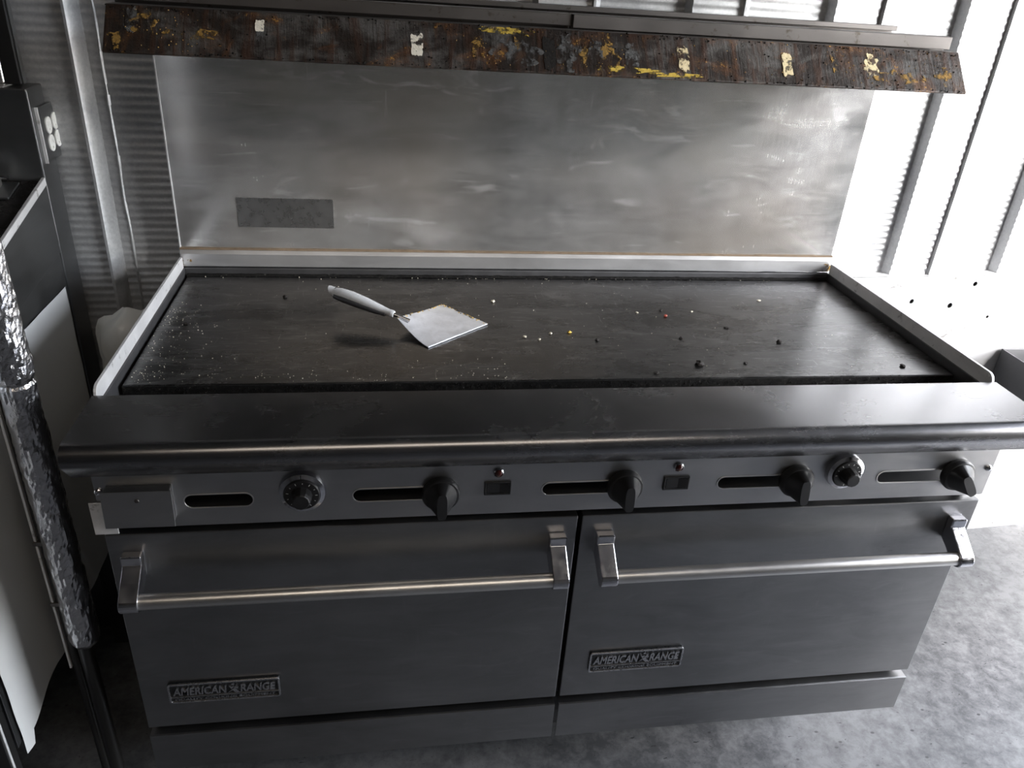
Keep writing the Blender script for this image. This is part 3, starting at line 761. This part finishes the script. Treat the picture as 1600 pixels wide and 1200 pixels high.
# ================================================================== CRUMBS
def crumb(name, x, y, r, mat, label, seed, flat=.6, z=.9003):
    mb = MB(); bmesh.ops.create_icosphere(mb.bm, subdivisions=2, radius=1)
    for v_ in mb.bm.verts:
        k = 1 + .45 * noise.noise(v_.co * 1.6 + Vector((seed, 0, 0))) + .25 * noise.noise(v_.co * 4 + Vector((0, seed, 0)))
        v_.co = Vector((v_.co.x * r * k * 1.15, v_.co.y * r * k, max(0, v_.co.z * r * k * flat + r * flat * .6)))
    o = mb.build(name, mat, None, 0, False); o.location = (x, y, z); o.rotation_euler = (0, 0, seed)
    return tag(o, label, 'crumb', 'food scraps on the griddle')
CR = [(.256, .205, .0075, 'char', 'largest burnt black crumb near the griddle front edge'), (.460, .300, .0050, 'char', 'burnt black crumb alone on the bright right part of the griddle'),
      (.375, .370, .0050, 'char', 'dark reddish black flat crumb right of the griddle centre'), (.161, .173, .0045, 'char', 'flat black crumb close to the grease trough'),
      (.663, .188, .0045, 'char', 'small black crumb nearest the right side splash'), (.349, .208, .0042, 'char', 'flat dark flake right of the largest burnt crumb'),
      (.036, .350, .0038, 'yolk', 'yellow food bit right of the spatula blade'), (-.003, .345, .0033, 'pale', 'whitish crumb just left of the yellow food bit'),
      (-.057, .330, .0034, 'pale', 'whitish crumb nearest the spatula blade tip'), (-.098, .509, .0042, 'pale', 'pale crumb behind the spatula blade towards the backsplash'),
      (.263, .432, .0038, 'red_food', 'reddish scrap in the middle of the griddle'), (.513, .520, .0042, 'pale', 'pale flake at the right rear of the griddle'),
      (-.531, .530, .0045, 'char', 'black crumb at the left rear of the griddle'), (.262, .462, .0034, 'char', 'dark crumb behind the reddish scrap'),
      (.205, .450, .0026, 'pale', 'small pale crumb left of the reddish scrap'), (.33, .455, .0026, 'pale', 'small pale crumb right of the reddish scrap'),
      (.084, .312, .0036, 'char', 'dark crumb beside a pale dot in front of the griddle centre'), (.258, .320, .0034, 'char', 'speckled dark crumb behind the largest burnt crumb'),
      (-.030, .318, .0028, 'pale', 'small pale crumb in front of the whitish one'), (-.700, .395, .0040, 'char', 'black crumb close to the left side splash')]
for i, (x, y, r, mt, lb) in enumerate(CR):
    crumb('food_crumb', x, y, r, mt, lb, i * 1.9 + 1, .35 if 'fla' in lb else .65)
mb = MB()
for i in range(420):
    k = rnd.random()
    if k < .38: x, y = -.744 + abs(rnd.gauss(0, .05)), rnd.uniform(.16, .5)
    elif k < .62: x, y = rnd.uniform(-.74, -.1), .156 + abs(rnd.gauss(0, .03))
    elif k < .78: x, y = rnd.uniform(-.74, .7), .655 - abs(rnd.gauss(0, .012))
    else: x, y = rnd.uniform(-.7, .6), rnd.uniform(.17, .62)
    q_ = rnd.uniform(.0004, .0012); bead((min(.74, x), min(.645, y), .9003 + q_ * 1.2), q_)
o = mb.build('crumb_dust', 'pale'); o['kind'] = 'stuff'; o['label'] = 'fine pale crumbs scattered over the black griddle'; o['category'] = 'crumbs'
mb = MB()
for i in range(700): 
    x = rnd.uniform(-.745, .745); bead((x, rnd.uniform(.125, .149), .845 + rnd.uniform(0, .006)), rnd.uniform(.001, .003))
for i in range(900):
    x = rnd.uniform(-.745, .745); bead((x, .1500 - rnd.uniform(0, .001), rnd.uniform(.872, .897)), rnd.uniform(.0006, .0016))
o = mb.build('trough_crust', 'crust', gp); o['kind'] = 'stuff'
# fat clinging to the far rim of the blade
mb = MB()
for i in range(70):
    u, v_ = (1 - abs(rnd.gauss(0, .02)), rnd.random()) if rnd.random() < .6 else (rnd.random(), 1 - abs(rnd.gauss(0, .02)))
    bead(blade(min(1, u), min(1, v_)) + Vector((0, 0, .0018)), rnd.uniform(.0006, .0017))
o = mb.build('food_scraps', 'yolk', bl_); o['kind'] = 'stuff'
mb = MB()
for i in range(60):
    u, v_ = (1 - abs(rnd.gauss(0, .015)), rnd.uniform(.2, .9)) if rnd.random() < .6 else (rnd.random(), 1 - abs(rnd.gauss(0, .015)))
    bead(blade(min(1, u), min(1, v_)) + Vector((0, 0, .0016)), rnd.uniform(.0008, .0019))
o = mb.build('burnt_scraps', 'char', bl_); o['kind'] = 'stuff'

# ================================================================== LEFT STATION
SX = -.970
st = thing('cook_station', 'stainless cooking station with film-covered side and socket riser left of the range', 'station', (-1.3, .33, FLOOR))
Q = lambda mb, name, mat, bevel=.001, parent=st, **k: mb.build(name, mat, parent, bevel, **k)
SL = .232
def topz(y): return 1.119 - SL * (.590 - y)
RB = wall_y(SX) - .052                    # back of the riser, clear of the wall ribs
Q(MB().box(SX - .8, SX, .592, RB + .01, FLOOR + .0, 1.283), 'riser', 'stationsteel', .0025)
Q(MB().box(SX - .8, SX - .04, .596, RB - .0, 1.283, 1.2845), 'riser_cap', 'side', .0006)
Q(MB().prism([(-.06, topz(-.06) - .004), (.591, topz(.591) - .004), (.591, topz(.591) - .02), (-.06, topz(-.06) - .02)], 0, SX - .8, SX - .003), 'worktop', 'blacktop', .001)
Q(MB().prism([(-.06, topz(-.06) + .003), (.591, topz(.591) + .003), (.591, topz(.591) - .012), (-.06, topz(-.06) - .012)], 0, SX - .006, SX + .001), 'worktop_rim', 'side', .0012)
Q(MB().prism([(-.06, topz(-.06) - .01), (.591, topz(.591) - .01), (.591, .9715), (-.06, .885)], 0, SX - .8, SX), 'upper_panel', 'stationsteel', .001)
Q(MB().prism([(-.06, .884), (.591, .9705), (.591, .90), (-.06, .90 - .02)], 0, SX - .8, SX - .002), 'lower_band', 'stationsteel', .001)
Q(MB().box(SX - .8, SX - .003, -.02, .591, .27, .900), 'cabinet_side', 'stationsteel', .001)
# film: a thin sheet over the side, wavy, torn lower corner
M['filmside'] = M['film']
def film(u, v_):
    # u back(.573)->front(-.01), v top(.905)->bottom
    y = .573 - .583 * u
    zb = .285 - .015 * u + .012 * math.sin(u * 19) * u - (.03 if u > .94 else 0)
    z = .905 + (zb - .905) * v_
    x = SX + .0012 + .0025 * abs(noise.noise((y * 9, z * 3, 2))) + .006 * max(0, v_ - .55) * max(0, noise.noise((y * 14 + z * 5, z * 2, 7)))
    y += .004 * noise.noise((z * 12, u, 1)) * (1 if u < .05 or u > .95 else 0)
    return (x, y, z)
Q(MB().grid(60, 60, film), 'protective_film', 'film', 0, smooth=True, recalc=False)
# front frame edge
Q(MB().box(SX - .8, SX + .002, -.062, -.034, .20, .90), 'front_frame', 'blackpaint', .0012)
Q(MB().box(SX - .002, SX + .0035, -.058, -.053, .20, .90), 'frame_edge', 'side', .0008)
for x, y in ((SX - .03, -.03), (SX - .03, .55), (SX - .77, -.03), (SX - .77, .55)):
    Q(MB().box(x - .018, x + .018, y - .018, y + .018, FLOOR, .272), 'leg', 'blackpaint', .002)
# outlet plate on the riser end
op = slab2d(rrect(.610, .695, 1.145, 1.247, .003), [], .004, lambda u, v_, w_: Vector((SX + .0032 + w_, u, v_))).build('outlet_plate', 'stationsteel', st, .001)
Q(MB().box(SX, SX + .0062, .6085, .6115, 1.144, 1.248), 'plate_edge', 'side', .0006)
for y, z in ((.644, 1.2105), (.677, 1.213), (.643, 1.1770), (.677, 1.1795)):
    face = [(y + .0145 * math.cos(a) if abs(math.cos(a)) < .86 else y + .0125 * math.copysign(1, math.cos(a)), z + .0158 * math.sin(a)) for a in [i * math.pi / 14 for i in range(28)]]
    hs = [rect(y - .0055, y - .0040, z - .002, z + .007), rect(y + .0038, y + .0052, z - .001, z + .006), circ(y, z - .008, .0023, 10)]
    slab2d(face, hs, .003, lambda u, v_, w_: Vector((SX + .0066 + w_, u, v_))).build('receptacle', 'white_plastic', op, .0006)
for y, z in ((.6435, 1.1935), (.677, 1.196)):
    mb = MB(); mb.lathe([(.0028, .005), (.0026, .0066), (.0006, .0072)], (SX, y, z), 'X', 12); mb.build('plate_screw', 'side', op, 0, True)

# small steel clamp resting on the dark worktop
cl = thing('steel_clamp', 'small bent steel clamp lying on the dark sloping worktop at the left edge', 'clamp', (-1.045, .545, topz(.545) - .004))
zc = topz(.545) - .004
MB().prism([(.515, topz(.515) - .0035), (.575, topz(.575) - .0035), (.575, topz(.575) + .0005), (.515, topz(.515) + .0005)], 0, -1.075, -1.010).build('base_plate', 'stationsteel', cl, .001)
MB().prism([(.528, topz(.528)), (.565, topz(.565)), (.562, topz(.562) + .035), (.552, topz(.552) + .045), (.540, topz(.54) + .030)], 0, -1.060, -1.055).build('upright', 'tube', cl, .001)
MB().prism([(.528, topz(.528)), (.565, topz(.565)), (.562, topz(.562) + .030), (.545, topz(.545) + .036)], 0, -1.040, -1.036).build('upright', 'tube', cl, .001)
MB().tube((-1.075, .552, topz(.552) + .024), (-1.018, .552, topz(.552) + .020), .004, 14).build('pin', 'chrome', cl, 0, True)

# dark upright post with a bright edge standing on the riser
ps = thing('metal_post', 'black upright post with a bright steel edge standing on the socket riser', 'post', (-1.01, .64, 1.2845))
MB().box(-1.018, -.992, .630, .652, 1.2845, ZC - .002).build('post_body', 'blackpaint', ps, .001)
MB().box(-1.030, -1.0185, .628, .654, 1.2845, ZC - .002).build('edge_strip', 'tube', ps, .004, seg=3)
MB().box(-.9915, -.9895, .640, .654, 1.2845, ZC - .002).build('rear_flange', 'stationsteel', ps, .0006)

# ================================================================== FOIL PIPE + ROD
fp = thing('foil_wrapped_pipe', 'pipe wrapped in crumpled aluminium foil hanging beside the left station', 'pipe', (-.880, .10, FLOOR))
def sleeve(z0, z1, r, name, seed):
    mb = MB(); n1, n2 = 44, int((z1 - z0) / .006)
    def fn(a, b):
        t = 2 * math.pi * a; z = z0 + (z1 - z0) * b
        c = Vector((math.cos(t), math.sin(t), 0)); q = Vector((c.x * 1.3, c.y * 1.3, z * 16 + seed))
        q2 = Vector((c.x * 2.2, c.y * 2.2, z * 30 + seed)); k = noise.noise(q * 1.6) * .35 + abs(noise.noise(q2 * 1.4)) * .75 + abs(noise.noise(q2 * 2.9)) * .4
        # long spiral creases
        k += .10 * math.sin(t * 3 + z * 60 + 3 * noise.noise(q))
        rr = r * (1 + .16 * k) * (1 - .25 * max(0, (abs(b - .5) - .48) / .02))
        return (-.880 + rr * c.x + .004 * math.sin(z * 3), .10 + rr * c.y, z)
    mb.grid(n1, n2, fn)
    bmesh.ops.remove_doubles(mb.bm, verts=mb.bm.verts, dist=1e-5)
    return mb.build(name, 'foil', fp, 0, False)
sleeve(.395, .945, .0245, 'foil_sleeve', 1)
sleeve(.935, 1.62, .0275, 'foil_sleeve', 9)
sleeve(1.60, ZC - .003, .0270, 'foil_sleeve', 17)
MB().tube((-.880, .10, FLOOR), (-.880, .10, 1.0), .013, 16).build('pipe_core', 'blackpaint', fp, 0, True)
rd = thing('gas_pipe', 'thin black upright pipe with grey edge next to the foil pipe', 'pipe', (-.919, .135, FLOOR))
MB().tube((-.919, .135, FLOOR), (-.919, .135, ZC - .002), .0075, 16).build('pipe_body', 'blackpaint', rd, 0, True)
MB().box(-.9315, -.9272, .128, .134, .30, 1.0).build('edge_strip', 'side', rd, .0008)
for z in (.46, .60): MB().box(-.933, -.910, .125, .146, z, z + .008).build('clip', 'rail', rd, .001)

# ================================================================== PLASTIC BAG
mb = MB()
def bag(a, b):
    t = 2 * math.pi * a
    z = FLOOR + .001 + (.852 - FLOOR) * b
    prof = (.75 + .35 * math.sin(min(1, b * 1.15) * math.pi * .9)) * (1 if b < .93 else max(.05, 1 - ((b - .93) / .07) ** 2 * .9))
    if b < .02: prof *= .9
    k = 1 + .22 * noise.noise((math.cos(t) * 1.5, math.sin(t) * 1.5, z * 7)) + .10 * noise.noise((math.cos(t) * 5, math.sin(t) * 5, z * 18))
    x = -.862 + .080 * prof * k * math.cos(t); y = .585 + .055 * prof * k * math.sin(t)
    zz = z + (.03 * noise.noise((x * 25, y * 25, 3)) if b > .85 else 0)
    x = max(-.962, min(-.772, x)); y = min(.640, y)
    return (x, y, max(FLOOR + .001, zz))
mb.grid(48, 70, bag)
bmesh.ops.remove_doubles(mb.bm, verts=mb.bm.verts, dist=1e-5)
bo = mb.build('plastic_bag', 'bag', None, 0, True)
tag(bo, 'crumpled milky plastic bag stuffed in the gap behind the range', 'bag')

# ================================================================== RIGHT TROUGH
tr = thing('wall_trough', 'grey sheet metal trough fixed to the low white facing at the right edge', 'trough', (1.65, .70, .40))
yb = lambda x: wall_y(x) - D - .0075
x0 = 1.455
def vpl(mbb, xa, xb, ya, yb_, z0, z1): mbb.box(xa, xb, ya, yb_, z0, z1)
mb = MB().box(x0, x0 + .004, .20, yb(x0) - .001, .42, .637); mb.build('left_side', 'carcass', tr, .0012)
MB().box(x0 + .004, x0 + .50, .20, .204, .42, .637).build('front_side', 'carcass', tr, .0012)
MB().box(x0 + .50, x0 + .504, .20, yb(x0) - .001, .42, .637).build('right_side', 'carcass', tr, .0012)
MB().box(x0 + .004, x0 + .50, .204, yb(x0) - .001, .42, .424).build('bottom', 'carcass', tr, .001)
MB().box(x0 + .004, x0 + .50, yb(x0) - .005, yb(x0) - .001, .42, .637).build('back_side', 'carcass', tr, .001)
